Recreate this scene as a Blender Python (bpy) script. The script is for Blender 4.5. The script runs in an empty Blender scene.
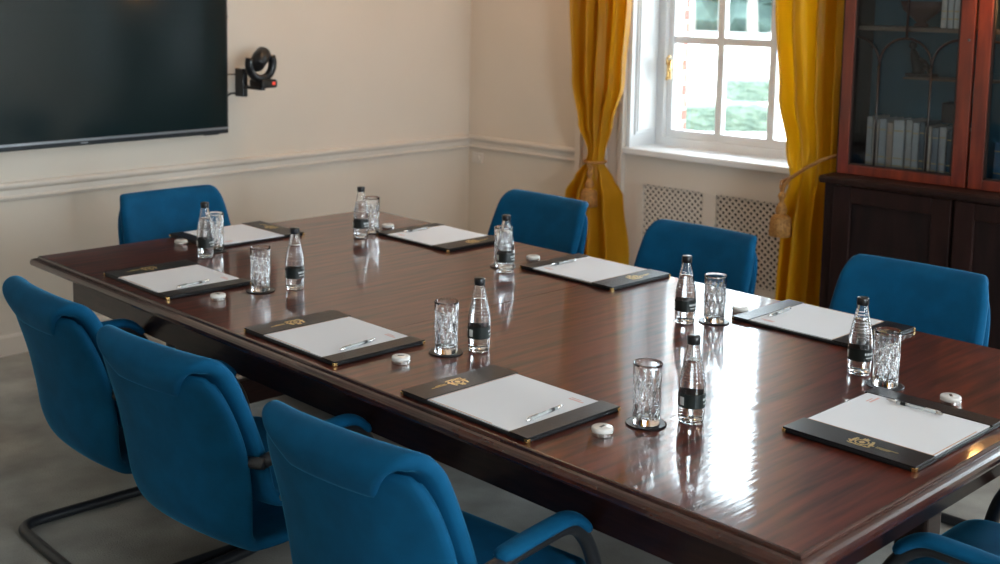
import bpy, bmesh, math, random
from mathutils import Vector, Matrix
random.seed(7)
C = bpy.context.scene.collection
S = bpy.context.scene
PI = math.pi

# ------------------------------------------------------------------ camera
cd = bpy.data.cameras.new('camera'); cam = bpy.data.objects.new('camera', cd); C.objects.link(cam)
cR = Vector((0.7041151, -0.7099493, 0.0139243)); cU = Vector((0.0772268, 0.0960557, 0.9923756)); cF = Vector((0.7058739, 0.6976713, -0.1224614))
M = Matrix.Identity(4)
for i in range(3):
    M[i][0] = cR[i]; M[i][1] = cU[i]; M[i][2] = -cF[i]
M[2][3] = 1.72275
cam.matrix_world = M
cd.sensor_width = 36; cd.lens = 1202.3155 / 1000 * 36
cd.shift_x = (500 - 461.185) / 1000; cd.shift_y = (141.65 - 282) / 1000
cd.clip_start = .05; cd.clip_end = 300
cd.dof.use_dof = True; cd.dof.focus_distance = 3.0; cd.dof.aperture_fstop = 4.5
S.camera = cam

# ------------------------------------------------------------------ world, exposure
w = bpy.data.worlds.new('overcast_sky'); S.world = w; w.use_nodes = True
nt = w.node_tree; bg = nt.nodes['Background']
bg.inputs[0].default_value = (.76, .91, 1.0, 1); bg.inputs[1].default_value = 6.0
S.view_settings.view_transform = 'Standard'; S.view_settings.look = 'None'
S.view_settings.gamma = 1; S.view_settings.use_curve_mapping = False
S.view_settings.exposure = 1.45

def area(name, loc, size, target, power, color, portal=False):
    l = bpy.data.lights.new(name, 'AREA'); l.shape = 'RECTANGLE'; l.size, l.size_y = size
    l.energy = power; l.color = color
    if portal: l.cycles.is_portal = True
    o = bpy.data.objects.new(name, l); C.objects.link(o); o.location = loc
    d = Vector(target) - Vector(loc); o.rotation_euler = d.to_track_quat('-Z', 'Y').to_euler()
    return o
# daylight through the right-wall windows and two added front ones (sky sampled through portals)
area('daylight_portal', (5.86, 3.535, 1.80), (1.2, 1.95), (0, 3.535, 1.80), 1, (1, 1, 1), True)
area('daylight_portal', (5.86, .665, 1.80), (1.2, 1.95), (0, .665, 1.80), 1, (1, 1, 1), True)
area('daylight_portal', (4.55, -3.62, 1.55), (1.3, 2.1), (4.55, 0, 1.55), 1, (1, 1, 1), True)
area('daylight_portal', (1.00, -3.62, 1.55), (1.3, 2.1), (1.00, 0, 1.55), 1, (1, 1, 1), True)

area('front_fill_light', (1.00, -3.48, 1.55), (1.2, 2.0), (.9, 0, 1.15), 34, (.84, .94, 1))  # fill panel added just inside an unseen front window
area('front_fill_light', (4.55, -3.48, 1.55), (1.2, 2.0), (4.20, 0, 1.45), 7, (.84, .94, 1))  # weaker fill panel added at the other unseen front window
# ------------------------------------------------------------------ helpers
def mat(name, col, rough=.5, metal=0, spec=.5, **k):
    m = bpy.data.materials.new(name); m.use_nodes = True
    b = m.node_tree.nodes['Principled BSDF']
    b.inputs['Base Color'].default_value = (*col, 1); b.inputs['Roughness'].default_value = rough
    b.inputs['Metallic'].default_value = metal; b.inputs['Specular IOR Level'].default_value = spec
    for a, v in k.items(): b.inputs[a.replace('_', ' ')].default_value = v
    return m
def N(m, t, **k):
    n = m.node_tree.nodes.new(t)
    for a, v in k.items(): setattr(n, a, v)
    return n
def L(m, a, b): m.node_tree.links.new(a, b)
def noise_col(m, c1, c2, scale=(1, 1, 1), nscale=8, detail=5, p1=.35, p2=.65, bump=0, bscale=None, dist=.002, rough_var=None):
    """procedural two-tone noise with optional bump"""
    tc = N(m, 'ShaderNodeTexCoord'); mp = N(m, 'ShaderNodeMapping'); mp.inputs['Scale'].default_value = scale
    L(m, tc.outputs['Object'], mp.inputs[0])
    no = N(m, 'ShaderNodeTexNoise'); no.inputs['Scale'].default_value = nscale; no.inputs['Detail'].default_value = detail
    L(m, mp.outputs[0], no.inputs[0])
    cr = N(m, 'ShaderNodeValToRGB'); cr.color_ramp.elements[0].position = p1; cr.color_ramp.elements[1].position = p2
    cr.color_ramp.elements[0].color = (*c1, 1); cr.color_ramp.elements[1].color = (*c2, 1)
    L(m, no.outputs[0], cr.inputs[0])
    b = m.node_tree.nodes['Principled BSDF']; L(m, cr.outputs[0], b.inputs['Base Color'])
    if bump:
        n2 = N(m, 'ShaderNodeTexNoise'); n2.inputs['Scale'].default_value = bscale or nscale; n2.inputs['Detail'].default_value = 3
        L(m, mp.outputs[0], n2.inputs[0])
        bu = N(m, 'ShaderNodeBump'); bu.inputs['Strength'].default_value = bump; bu.inputs['Distance'].default_value = dist
        L(m, n2.outputs[0], bu.inputs['Height']); L(m, bu.outputs[0], b.inputs['Normal'])
    if rough_var:
        mr = N(m, 'ShaderNodeMapRange'); mr.inputs['To Min'].default_value = rough_var[0]; mr.inputs['To Max'].default_value = rough_var[1]
        L(m, no.outputs[0], mr.inputs[0]); L(m, mr.outputs[0], b.inputs['Roughness'])
    return m

WALL = noise_col(mat('cream_wall_paint', (.7, .6, .5), .65), (.72, .635, .54), (.76, .67, .575), nscale=1.2, bump=.15, bscale=90, dist=.001)
TRIM = mat('cream_satin_trim', (.76, .68, .60), .4)
WHITE = mat('white_gloss_paint', (.90, .91, .92), .35)
CEIL = mat('white_ceiling_paint', (.82, .80, .76), .8)
CARPET = noise_col(mat('grey_carpet', (.2, .19, .18), .95, spec=.1), (.27, .26, .24), (.43, .42, .39), nscale=3.5, detail=8, bump=.8, bscale=160, dist=.004)
BLUE = noise_col(mat('blue_wool_upholstery', (.0, .16, .40), .85, spec=.2), (.000, .070, .165), (.000, .088, .205), nscale=14, bump=.35, bscale=420, dist=.001)
b_ = BLUE.node_tree.nodes['Principled BSDF']; b_.inputs['Sheen Weight'].default_value = .5; b_.inputs['Sheen Roughness'].default_value = .2; b_.inputs['Sheen Tint'].default_value = (.1, .6, 1, 1)
BLACKM = mat('black_powder_coated_steel', (.012, .014, .018), .38)
def wood(name, c1, c2, scale, rough, coat=0, bump=.1, bs=14, dist=.0006, c_rough=.06, **k):
    m = mat(name, c1, rough, **k)
    noise_col(m, c1, c2, scale=scale, nscale=3, detail=9, p1=.3, p2=.7, bump=bump, bscale=bs, dist=dist)
    b = m.node_tree.nodes['Principled BSDF']; b.inputs['Coat Weight'].default_value = coat; b.inputs['Coat Roughness'].default_value = c_rough
    for l_ in list(m.node_tree.links):
        if l_.to_socket.name == 'Normal' and l_.to_node == b: m.node_tree.links.new(l_.from_socket, b.inputs['Coat Normal'])
    return m
TOP = wood('polished_mahogany_tabletop', (.022, .0045, .003), (.140, .024, .012), (1.2, 14, 14), .4, .85, .26, 4.5, .0008, .07)
t_ = TOP.node_tree.nodes['Principled BSDF']; t_.inputs['Specular IOR Level'].default_value = .15
TEDGE = wood('mahogany_moulding', (.03, .008, .005), (.075, .020, .012), (3, 3, 3), .25, .6)
APRON = wood('dark_mahogany_apron', (.014, .005, .004), (.034, .011, .008), (4, 4, 30), .3, .25, spec=.3)
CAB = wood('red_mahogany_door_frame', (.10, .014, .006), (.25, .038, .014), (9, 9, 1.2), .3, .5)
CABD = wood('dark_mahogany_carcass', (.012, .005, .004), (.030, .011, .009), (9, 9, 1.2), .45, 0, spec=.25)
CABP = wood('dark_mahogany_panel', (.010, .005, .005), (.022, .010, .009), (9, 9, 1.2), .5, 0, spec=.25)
MUNT = mat('dark_muntin_wood', (.018, .010, .008), .4)
SHELFM = mat('pale_shelf_edge', (.22, .16, .12), .6)
CABIN = mat('teal_painted_cabinet_lining', (.06, .17, .23), .7)
GOLDC = noise_col(mat('mustard_silk_curtain', (.6, .35, .02), .42, spec=.4), (.62, .34, .008), (.76, .44, .016), scale=(1, 1, .15), nscale=22, bump=.1, bscale=60, dist=.002)
g_ = GOLDC.node_tree.nodes['Principled BSDF']; g_.inputs['Sheen Weight'].default_value = .3; g_.inputs['Sheen Tint'].default_value = (1, .8, .3, 1)
_n = GOLDC.node_tree; _tr = _n.nodes.new('ShaderNodeBsdfTranslucent'); _tr.inputs[0].default_value = (.90, .64, .06, 1); _mx = _n.nodes.new('ShaderNodeMixShader'); _mx.inputs[0].default_value = .6
_n.links.new(g_.outputs[0], _mx.inputs[1]); _n.links.new(_tr.outputs[0], _mx.inputs[2]); _n.links.new(_mx.outputs[0], _n.nodes['Material Output'].inputs[0])
ROPE = noise_col(mat('old_gold_rope', (.55, .30, .10), .6), (.30, .13, .03), (.56, .27, .07), nscale=90, bump=.6, bscale=160, dist=.003)
BRASS = mat('polished_brass', (.85, .55, .22), .22, 1)
LEATHER = noise_col(mat('black_leather', (.01, .01, .01), .34, spec=.3), (.005, .005, .007), (.011, .010, .012), nscale=60, bump=.5, bscale=380, dist=.0012)
PAPER = mat('white_paper', (.80, .80, .84), .7)
PAPERP = mat('pink_print', (.75, .45, .42), .7)
TANLINE = mat('tan_edge_line', (.55, .27, .13), .6)
GOLDF = mat('gold_foil', (.80, .58, .25), .3, .8)
CHROME = mat('brushed_chrome', (.75, .72, .70), .22, 1)
CLEARP = mat('clear_pen_plastic', (.62, .66, .66), .15, 0, .6, Alpha=.55)
BLACKP = mat('black_plastic', (.006, .006, .008), .3)
LABEL = mat('black_bottle_label', (.010, .016, .016), .35)
LABELW = mat('white_label_print', (.75, .78, .78), .5)
CERAM = mat('white_ceramic', (.80, .77, .74), .25)
TVB = mat('gunmetal_bezel', (.012, .016, .02), .3)
TVS = mat('dark_glass_screen', (.008, .018, .020), .13, 0, .5)
SILV = mat('silver_trim', (.38, .40, .43), .3, .8)
SOCK = mat('white_socket_plastic', (.78, .72, .66), .35)
DARK = mat('radiator_recess_shade', (.006, .005, .005), .7)  # near-black colour for the shade behind the radiator grilles
REDL = mat('red_indicator', (.8, .05, .03), .4); r_ = REDL.node_tree.nodes['Principled BSDF']; r_.inputs['Emission Color'].default_value = (1, .1, .05, 1); r_.inputs['Emission Strength'].default_value = .15
def glassm(name, col=(1, 1, 1), rough=0, ior=1.5):
    m = bpy.data.materials.new(name); m.use_nodes = True; n = m.node_tree; n.nodes.remove(n.nodes['Principled BSDF'])
    g = n.nodes.new('ShaderNodeBsdfGlass'); g.inputs[0].default_value = (*col, 1); g.inputs['Roughness'].default_value = rough; g.inputs['IOR'].default_value = ior
    n.links.new(g.outputs[0], n.nodes['Material Output'].inputs[0]); return m
GLASS = glassm('clear_glass'); CRYS = glassm('cut_crystal', (1, 1, 1), .01, 1.52); WATER = glassm('still_water', (1, 1, 1), 0, 1.33)
def panem(name, tint=(1, 1, 1), ior=1.45):
    m = bpy.data.materials.new(name); m.use_nodes = True; n = m.node_tree; n.nodes.remove(n.nodes['Principled BSDF'])
    t = n.nodes.new('ShaderNodeBsdfTransparent'); t.inputs[0].default_value = (*tint, 1)
    g = n.nodes.new('ShaderNodeBsdfGlossy'); g.inputs['Roughness'].default_value = .01
    f = n.nodes.new('ShaderNodeFresnel'); f.inputs[0].default_value = ior; x = n.nodes.new('ShaderNodeMixShader')
    n.links.new(f.outputs[0], x.inputs[0]); n.links.new(t.outputs[0], x.inputs[1]); n.links.new(g.outputs[0], x.inputs[2])
    n.links.new(x.outputs[0], n.nodes['Material Output'].inputs[0]); return m
PANE = panem('window_pane'); CPANE = panem('cabinet_pane', (.93, .97, 1), 1.35)
BRICK = mat('red_brick', (.5, .15, .09), .8)
bt = N(BRICK, 'ShaderNodeTexBrick'); bt.inputs['Color1'].default_value = (.20, .035, .02, 1); bt.inputs['Color2'].default_value = (.26, .05, .03, 1); bt.inputs['Mortar'].default_value = (.40, .34, .30, 1); bt.inputs['Scale'].default_value = 1; bt.inputs['Brick Width'].default_value = .225; bt.inputs['Row Height'].default_value = .075; bt.inputs['Mortar Size'].default_value = .008
tcb = N(BRICK, 'ShaderNodeTexCoord'); mpb = N(BRICK, 'ShaderNodeMapping'); mpb.inputs['Rotation'].default_value = (PI / 2, 0, 0); L(BRICK, tcb.outputs['Object'], mpb.inputs[0]); L(BRICK, mpb.outputs[0], bt.inputs[0]); L(BRICK, bt.outputs[0], BRICK.node_tree.nodes['Principled BSDF'].inputs['Base Color'])
GRAVEL = noise_col(mat('pale_gravel', (.6, .58, .54), .9), (.52, .50, .46), (.66, .63, .58), nscale=.25, bump=.3, bscale=30, dist=.02)
LAWN = noise_col(mat('lawn_grass', (.1, .16, .05), .9), (.14, .2, .08), (.2, .27, .12), nscale=2)
HEDGE = noise_col(mat('clipped_hedge_leaves', (.06, .11, .04), .8), (.045, .070, .050), (.085, .115, .080), nscale=9, detail=8, bump=1, bscale=14, dist=.08)
BARK = noise_col(mat('pale_bark', (.3, .26, .22), .9), (.22, .2, .18), (.34, .31, .27), nscale=3)
LEAFM = noise_col(mat('tree_leaves', (.06, .1, .06), .8), (.020, .040, .036), (.045, .075, .06), nscale=1.5, detail=8)

class MB:
    def __init__(s): s.v = []; s.f = []; s.mi = []; s.cur = 0
    def add(s, vs, fs):
        o = len(s.v); s.v += [tuple(v) for v in vs]; s.f += [tuple(i + o for i in f) for f in fs]; s.mi += [s.cur] * len(fs); return s
    def box(s, x0, y0, z0, x1, y1, z1, ch=0):
        x0, x1 = min(x0, x1), max(x0, x1); y0, y1 = min(y0, y1), max(y0, y1); z0, z1 = min(z0, z1), max(z0, z1)
        vs = [(x, y, z) for z in (z0, z1) for y in (y0, y1) for x in (x0, x1)]
        return s.add(vs, [(0, 2, 3, 1), (4, 5, 7, 6), (0, 1, 5, 4), (2, 6, 7, 3), (0, 4, 6, 2), (1, 3, 7, 5)])
    def tube(s, pts, r, n=10, closed=False, cap=True, r2=None):
        pts = [Vector(p) for p in pts]; m = len(pts); rings = []; up = None
        for i, p in enumerate(pts):
            a = pts[(i - 1) % m] if (closed or i) else p; b = pts[(i + 1) % m] if (closed or i < m - 1) else p
            t = (b - a).normalized()
            if up is None: up = Vector((0, 0, 1)) if abs(t.z) < .9 else Vector((1, 0, 0))
            x = t.cross(up)
            if x.length < 1e-5: x = t.orthogonal()
            x.normalize(); up = x.cross(t).normalized()
            rr = r[i] if isinstance(r, (list, tuple)) else r; ry = rr if r2 is None else r2
            rings.append([p + x * math.cos(2 * PI * k / n) * rr + up * math.sin(2 * PI * k / n) * ry for k in range(n)])
        vs = [v for g in rings for v in g]; fs = []
        for i in range(m if closed else m - 1):
            j = (i + 1) % m
            for k in range(n): k2 = (k + 1) % n; fs.append((i * n + k, j * n + k, j * n + k2, i * n + k2))
        if cap and not closed: fs.append(tuple(range(n))); fs.append(tuple((m - 1) * n + k for k in reversed(range(n))))
        return s.add(vs, fs)
    def lathe(s, prof, n=32, c=(0, 0, 0), fn=None, cap=True):
        vs = []
        for (r, z) in prof:
            for k in range(n):
                a = 2 * PI * k / n; rr = fn(r, z, a) if fn else r
                vs.append((c[0] + rr * math.cos(a), c[1] + rr * math.sin(a), c[2] + z))
        fs = []
        for i in range(len(prof) - 1):
            for k in range(n): k2 = (k + 1) % n; fs.append((i * n + k, i * n + k2, (i + 1) * n + k2, (i + 1) * n + k))
        if cap: fs.append(tuple(reversed(range(n)))); fs.append(tuple((len(prof) - 1) * n + k for k in range(n)))
        return s.add(vs, fs)
    def grid(s, P, nu, nv, flip=False):
        vs = [P(i / (nu - 1), j / (nv - 1)) for j in range(nv) for i in range(nu)]
        fs = []
        for j in range(nv - 1):
            for i in range(nu - 1):
                q = (j * nu + i, j * nu + i + 1, (j + 1) * nu + i + 1, (j + 1) * nu + i); fs.append(q[::-1] if flip else q)
        return s.add(vs, fs)
    def prism(s, pts, axis, a, b):
        """closed 2D outline extruded along axis from a to b"""
        def P(p, t):
            return {'x': (t, p[0], p[1]), 'y': (p[0], t, p[1]), 'z': (p[0], p[1], t)}[axis]
        n = len(pts); vs = [P(p, a) for p in pts] + [P(p, b) for p in pts]
        fs = [(i, (i + 1) % n, (i + 1) % n + n, i + n) for i in range(n)] + [tuple(reversed(range(n))), tuple(range(n, 2 * n))]
        return s.add(vs, fs)
    def build(s, name, m, parent=None, bevel=0, seg=2, smooth=False, subsurf=0, solid=0, loc=None, rotz=0, ang=.6, soff=0):
        me = bpy.data.meshes.new(name); me.from_pydata(s.v, [], s.f)
        ms = m if isinstance(m, (list, tuple)) else [m]
        for q in ms: me.materials.append(q)
        for p, i in zip(me.polygons, s.mi): p.material_index = i
        bm = bmesh.new(); bm.from_mesh(me); bmesh.ops.recalc_face_normals(bm, faces=bm.faces[:]); bm.to_mesh(me); bm.free()
        o = bpy.data.objects.new(name, me); C.objects.link(o)
        if smooth: me.polygons.foreach_set('use_smooth', [True] * len(me.polygons))
        if solid: md = o.modifiers.new('solid', 'SOLIDIFY'); md.thickness = solid; md.offset = soff
        if bevel: md = o.modifiers.new('bevel', 'BEVEL'); md.width = bevel; md.segments = seg; md.limit_method = 'ANGLE'; md.angle_limit = ang
        if subsurf: md = o.modifiers.new('sub', 'SUBSURF'); md.levels = subsurf; md.render_levels = subsurf
        if parent: o.parent = parent
        if loc: o.location = loc
        if rotz: o.rotation_euler = (0, 0, rotz)
        return o

def tag(o, label=None, cat=None, group=None, kind=None):
    if label: o['label'] = label
    if cat: o['category'] = cat
    if group: o['group'] = group
    if kind: o['kind'] = kind
    return o
def thing(name, label, cat, loc=(0, 0, 0), rotz=0, group=None):
    o = bpy.data.objects.new(name, None); C.objects.link(o); o.location = loc; o.rotation_euler = (0, 0, rotz); o.empty_display_size = .1
    return tag(o, label, cat, group)
def struct(mb, name, m, **k):
    return tag(mb.build(name, m, **k), kind='structure')
def copy_tree(o, parent=None):
    c = o.copy(); C.objects.link(c); c.parent = parent
    for ch in list(o.children): copy_tree(ch, c)
    return c
def fillet(pts, r, n=6):
    pts = [Vector(p) for p in pts]; out = [pts[0]]
    for i in range(1, len(pts) - 1):
        p = pts[i]; a = (pts[i - 1] - p); b = (pts[i + 1] - p); d = min(r, a.length * .48, b.length * .48)
        A = p + a.normalized() * d; B = p + b.normalized() * d
        for k in range(n + 1):
            t = k / n; out.append((1 - t) ** 2 * A + 2 * t * (1 - t) * p + t * t * B)
    out.append(pts[-1]); return out
def interp(tab, t):
    if t <= tab[0][0]: return tab[0][1]
    for (a, x), (b, y) in zip(tab, tab[1:]):
        if t <= b:
            k = (t - a) / (b - a); k = k * k * (3 - 2 * k); return x + (y - x) * k
    return tab[-1][1]
WY = 0.03830987      # the table stands turned by this much in the room
def tf(x, y, z=0):
    c, s_ = math.cos(-WY), math.sin(-WY); return (c * x - s_ * y, s_ * x + c * y, z)
TZ = .74

# ------------------------------------------------------------------ room shell
XW, YW = 5.506, 5.372; XO = 6.04; CH = 3.05
XL, YB = -2.2, -3.5
struct(MB().box(XL - .2, YB - .5, -.12, XO, YW + .2, 0), 'floor', CARPET)
struct(MB().box(XL - .2, YB - .5, CH, XO, YW + .2, CH + .15), 'ceiling', CEIL)
struct(MB().box(XL - .2, YW, 0, XO, YW + .2, CH), 'wall_back', WALL)
struct(MB().box(XL - .2, YB, 0, XL, YW, CH), 'wall_left', WALL)
# window wall with two openings
WINS = [(2.95, 4.12, .835, 2.76), (.08, 1.25, .835, 2.76)]
ws = MB()
ws.box(XW, 4.12, 0, XO, YW, CH); ws.box(XW, 1.25, 0, XO, 2.95, CH); ws.box(XW, YB, 0, XO, .08, CH)
for a, b, z0, z1 in WINS: ws.box(XW, a, z1, XO, b, CH)
ws.box(XW, .08, 0, XO, 1.25, .835)
ws.box(XW + .10, 2.95, 0, XO, 4.12, .80)
struct(ws, 'wall_right', WALL)
fb = MB()
for a, b in ((XL - .2, .35), (1.65, 3.9), (5.2, XO)): fb.box(a, YB - .4, 0, b, YB, CH)
for a, b in ((.35, 1.65), (3.9, 5.2)): fb.box(a, YB - .4, 0, b, YB, .5); fb.box(a, YB - .4, 2.6, b, YB, CH)
struct(fb, 'wall_front', WALL)
# brick outside skin round the visible window
struct(MB().box(XO, 4.13, -.5, XO + .07, 6.0, 4).box(XO, 2.0, -.5, XO + .10, 2.94, 4), 'trim_1', BRICK)
# chair rail (dado) profile
def rail_prof():
    return [(0, .735), (.012, .735), (.016, .742), (.022, .748), (.022, .754), (.012, .760), (.012, .785), (.020, .790), (.030, .797), (.034, .806), (.034, .815), (.026, .822), (0, .822)]
r = MB(); r.prism([(YW - a, z) for a, z in rail_prof()], 'x', XL, XW); struct(r, 'trim_2', TRIM)
r = MB(); r.prism([(XW - a, z) for a, z in rail_prof()], 'y', 4.46, YW - .001); struct(r, 'trim_3', TRIM)
bb = [(0, 0), (.008, 0), (.008, .085), (.004, .095), (0, .10)]
r = MB(); r.prism([(YW - a, z) for a, z in bb], 'x', XL, XW); struct(r, 'baseboard_back', TRIM)
r = MB(); r.prism([(XW - a, z) for a, z in bb], 'y', 4.46, YW - .02); struct(r, 'baseboard_right', TRIM)
# architrave and panelling round the window
ar = MB()
for (y0, y1, t) in ((4.42, 4.46, .045), (4.27, 4.42, .018), (4.235, 4.27, .040), (4.15, 4.235, .022), (4.12, 4.15, .036)):
    ar.box(XW - t, y0, 0, XW, y1, 2.9)
for (y0, y1, t) in ((2.61, 2.65, .045), (2.65, 2.80, .018), (2.80, 2.835, .040), (2.835, 2.92, .022), (2.92, 2.95, .036)):
    ar.box(XW - t, y0, 0, XW, y1, 2.9)
ar.box(XW - .03, 2.62, 2.76, XW, 4.45, 2.9)
struct(ar, 'trim_4', TRIM, bevel=.004)
# window 1: sill, shutter-lined reveals, frame, sash bars, panes, brass handle
def window(name, y0, y1, z0, z1, brass=True):
    xg = XW + .28
    fr = MB()
    # reveal linings with raised panel
    for yy, sgn in ((y1, -1), (y0, 1)):
        fr.box(XW, yy, z0, XO - .12, yy + sgn * .025, z1)
        for za, zb in ((z0 + .10, z0 + 1.0), (z0 + 1.08, z1 - .1)):
            fr.box(XW + .04, yy + sgn * .025, za, xg - .05, yy + sgn * .033, zb)
            fr.box(XW + .055, yy + sgn * .033, za + .02, xg - .065, yy + sgn * .040, zb - .02)
    fr.box(XW, y0, z1 - .02, XO - .12, y1, z1)
    o = struct(fr, name, WHITE, bevel=.003)
    s = MB(); s.box(XW - .035, y0 - .0, z0 - .005, xg + .06, y1 + .0, z0 + .032)
    s.build('window_sill', WHITE, o, bevel=.008, seg=3)
    f2 = MB(); a, b = y0 + .026, y1 - .026
    zc, zt = z0 + .032, z1 - .021
    for (p, q) in ((a, a + .05), (b - .05, b)): f2.box(xg - .035, p, zc, xg + .075, q, zt)
    f2.box(xg - .034, a + .05, zc, xg + .075, b - .05, zc + .045); f2.box(xg - .034, a + .05, zt - .05, xg + .075, b - .05, zt)
    f2.build('window_frame', WHITE, o)
    s2 = MB(); c, d = a + .05, b - .05; e, g = zc + .045, zt - .05
    for (p, q) in ((c, c + .035), (d - .035, d)): s2.box(xg, p, e, xg + .05, q, g)
    s2.box(xg + .001, c + .035, e, xg + .05, d - .035, e + .045); s2.box(xg + .001, c + .035, g - .045, xg + .05, d - .035, g)
    for y in bars[name][0]: s2.box(xg + .006, y - .02, e + .045, xg + .045, y + .02, g - .045)
    for z in bars[name][1]: s2.box(xg + .008, c + .035, z - .02, xg + .043, d - .035, z + .02)
    s2.build('sash', WHITE, o)
    MB().box(xg + .022, c + .01, e + .01, xg + .026, d - .01, g - .01).build('pane', PANE, o)
    if brass:
        h = MB(); hy = b - .085
        h.box(xg - .042, hy - .012, 1.25, xg - .034, hy + .012, 1.36)
        h.tube([(xg - .04, hy, 1.34), (xg - .065, hy, 1.34), (xg - .075, hy - .01, 1.37), (xg - .075, hy - .025, 1.385)], [.006, .006, .007, .009], 8)
        h.tube([(xg - .05, hy, 1.335), (xg - .055, hy, 1.27), (xg - .06, hy, 1.245)], [.008, .006, .009], 8)
        tag(h.build('window_handle', BRASS, o, smooth=True), 'polished brass handle')
    return o
bars = {'window_1': ((3.70, 3.37), (1.475, 2.05)), 'window_2': ((.50, .83), (1.475, 2.05))}
window('window_1', 2.95, 4.12, .835, 2.76)
window('window_2', .08, 1.25, .835, 2.76, False)
for i, (x0, x1) in enumerate(((.35, 1.65), (3.9, 5.2))):  # unseen front windows, added to bring more light into the room
    f = MB()
    for (p, q) in ((x0, x0 + .07), (x1 - .07, x1)): f.box(p, YB - .2, .5, q, YB - .1, 2.6)
    f.box(x0, YB - .2, .5, x1, YB - .1, .58); f.box(x0, YB - .2, 2.52, x1, YB - .1, 2.6)
    for k in (1, 2): f.box(x0 + (x1 - x0) * k / 3 - .012, YB - .17, .5, x0 + (x1 - x0) * k / 3 + .012, YB - .13, 2.6)
    for z in (1.05, 1.55, 2.05): f.box(x0, YB - .17, z - .012, x1, YB - .13, z + .012)
    o = struct(f, 'window_%d' % (i + 3), WHITE)
    MB().box(x0 + .02, YB - .152, .52, x1 - .02, YB - .148, 2.58).build('pane', PANE, o)

# radiator cover below the window: board with two lattice openings
t = thing('radiator_cover', 'cream radiator cover with two diamond lattice grilles below the window sill', 'radiator cover', (XW, 3.535, 0))
oy = 3.535
P1 = (3.99 - oy, 3.59 - oy); P2 = (3.51 - oy, 3.11 - oy); zb, zt = .20, .667
fr = MB(); T0, T1 = .0, .02
fr.box(T0, 4.119 - oy, 0, T1, P1[0], .829); fr.box(T0, P1[1], 0, T1, P2[0], .829); fr.box(T0, P2[1], 0, T1, 2.951 - oy, .829)
for a, b in (P1, P2): fr.box(T0, a, zt, T1, b, .829); fr.box(T0, a, 0, T1, b, zb)
fr.build('cover_board', TRIM, t)
def clip_seg(y0, z0, dy, dz, ya, yb_, za, zb_):
    ts = []
    lo, hi = -1e9, 1e9
    for p, d, a, b in ((y0, dy, ya, yb_), (z0, dz, za, zb_)):
        t1, t2 = (a - p) / d, (b - p) / d
        if t1 > t2: t1, t2 = t2, t1
        lo, hi = max(lo, t1), min(hi, t2)
    return (lo, hi) if hi > lo else None
for a, b in (P1, P2):
    g = MB(); lo, hi = min(a, b), max(a, b); pitch = .0375; wd = .0056; k = -30
    for sg in (1, -1):
        for k in range(-40, 60):
            y0 = lo + k * pitch
            c = clip_seg(y0, zb, 1 * sg, 1, lo, hi, zb, zt)
            if c and c[1] - c[0] > .004:
                p = Vector((0, y0 + sg * c[0], zb + c[0])); q = Vector((0, y0 + sg * c[1], zb + c[1]))
                n = Vector((0, -(q - p).z, (q - p).y)).normalized() * wd
                xx = .006 if sg > 0 else .011
                vs = [p + n, q + n, q - n, p - n]
                g.add([(xx, v.y, v.z) for v in vs] + [(xx + .005, v.y, v.z) for v in vs], [(0, 1, 2, 3), (7, 6, 5, 4), (0, 4, 5, 1), (1, 5, 6, 2), (2, 6, 7, 3), (3, 7, 4, 0)])
    g.build('lattice_grille', TRIM, t)
MB().box(.06, 2.96 - oy, .02, .095, 4.11 - oy, .78).build('shade_panel', DARK, t)  # dark sheet standing in for the shade behind the lattice

# wall socket
t = thing('wall_socket', 'small white wall socket under the dado rail near the corner', 'socket', (XW, 5.285, .68))
MB().box(-.014, -.045, -.033, 0, .045, .033).build('face_plate', SOCK, t, bevel=.004)
m_ = MB(); m_.tube([(-.014, -.012, 0), (-.022, -.012, 0)], .017, 12); m_.build('blanking_knob', SOCK, t, bevel=.002)
MB().box(-.017, .018, .004, -.014, .03, .02).build('rocker_switch', SOCK, t)

# ------------------------------------------------------------------ outside
tag(MB().box(XO + .11, -60, -.62, 140, 120, -.5).build('gravel_forecourt', GRAVEL), kind='structure')
def hedge(x0, y0, x1, y1, dep, h, label, rz=0):
    n = 14
    a = Vector((x0, y0, 0)); b = Vector((x1, y1, 0)); d = (b - a); ln = d.length; d.normalize()
    m_ = bmesh.new(); bmesh.ops.create_cube(m_, size=1)
    for v in m_.verts: v.co = Vector((v.co.x * ln, v.co.y * dep, (v.co.z + .5) * h))
    bmesh.ops.subdivide_edges(m_, edges=m_.edges[:], cuts=9, use_grid_fill=True)
    for v in m_.verts: v.co += Vector((random.uniform(-.03, .03), random.uniform(-.03, .03), random.uniform(-.03, .03) if v.co.z > .05 else 0))
    me = bpy.data.meshes.new('box_hedge'); m_.to_mesh(me); m_.free(); me.materials.append(HEDGE)
    o = bpy.data.objects.new('box_hedge', me); C.objects.link(o); mid = (a + b) / 2; o.location = (mid.x, mid.y, -.5); o.rotation_euler = (0, 0, math.atan2(d.y, d.x))
    tag(o, label, 'hedge', 'clipped hedges outside the window')
hedge(16.4, 12.2, 18.1, 10.7, 1.0, .42, 'long low clipped hedge nearer the window')
hedge(22.6, 14.2, 24.4, 13.0, 1.0, .44, 'short clipped hedge farther out on the gravel')
random.seed(3)
lab = ['leftmost bare-trunked tree beyond the lawn', 'second tree from the left beyond the lawn, forked', 'middle tree beyond the lawn, seen over the hedges', 'tall tree beyond the lawn right of the middle one', 'tree beyond the lawn near the right curtain', 'rightmost tree beyond the lawn behind the right curtain']
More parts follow.
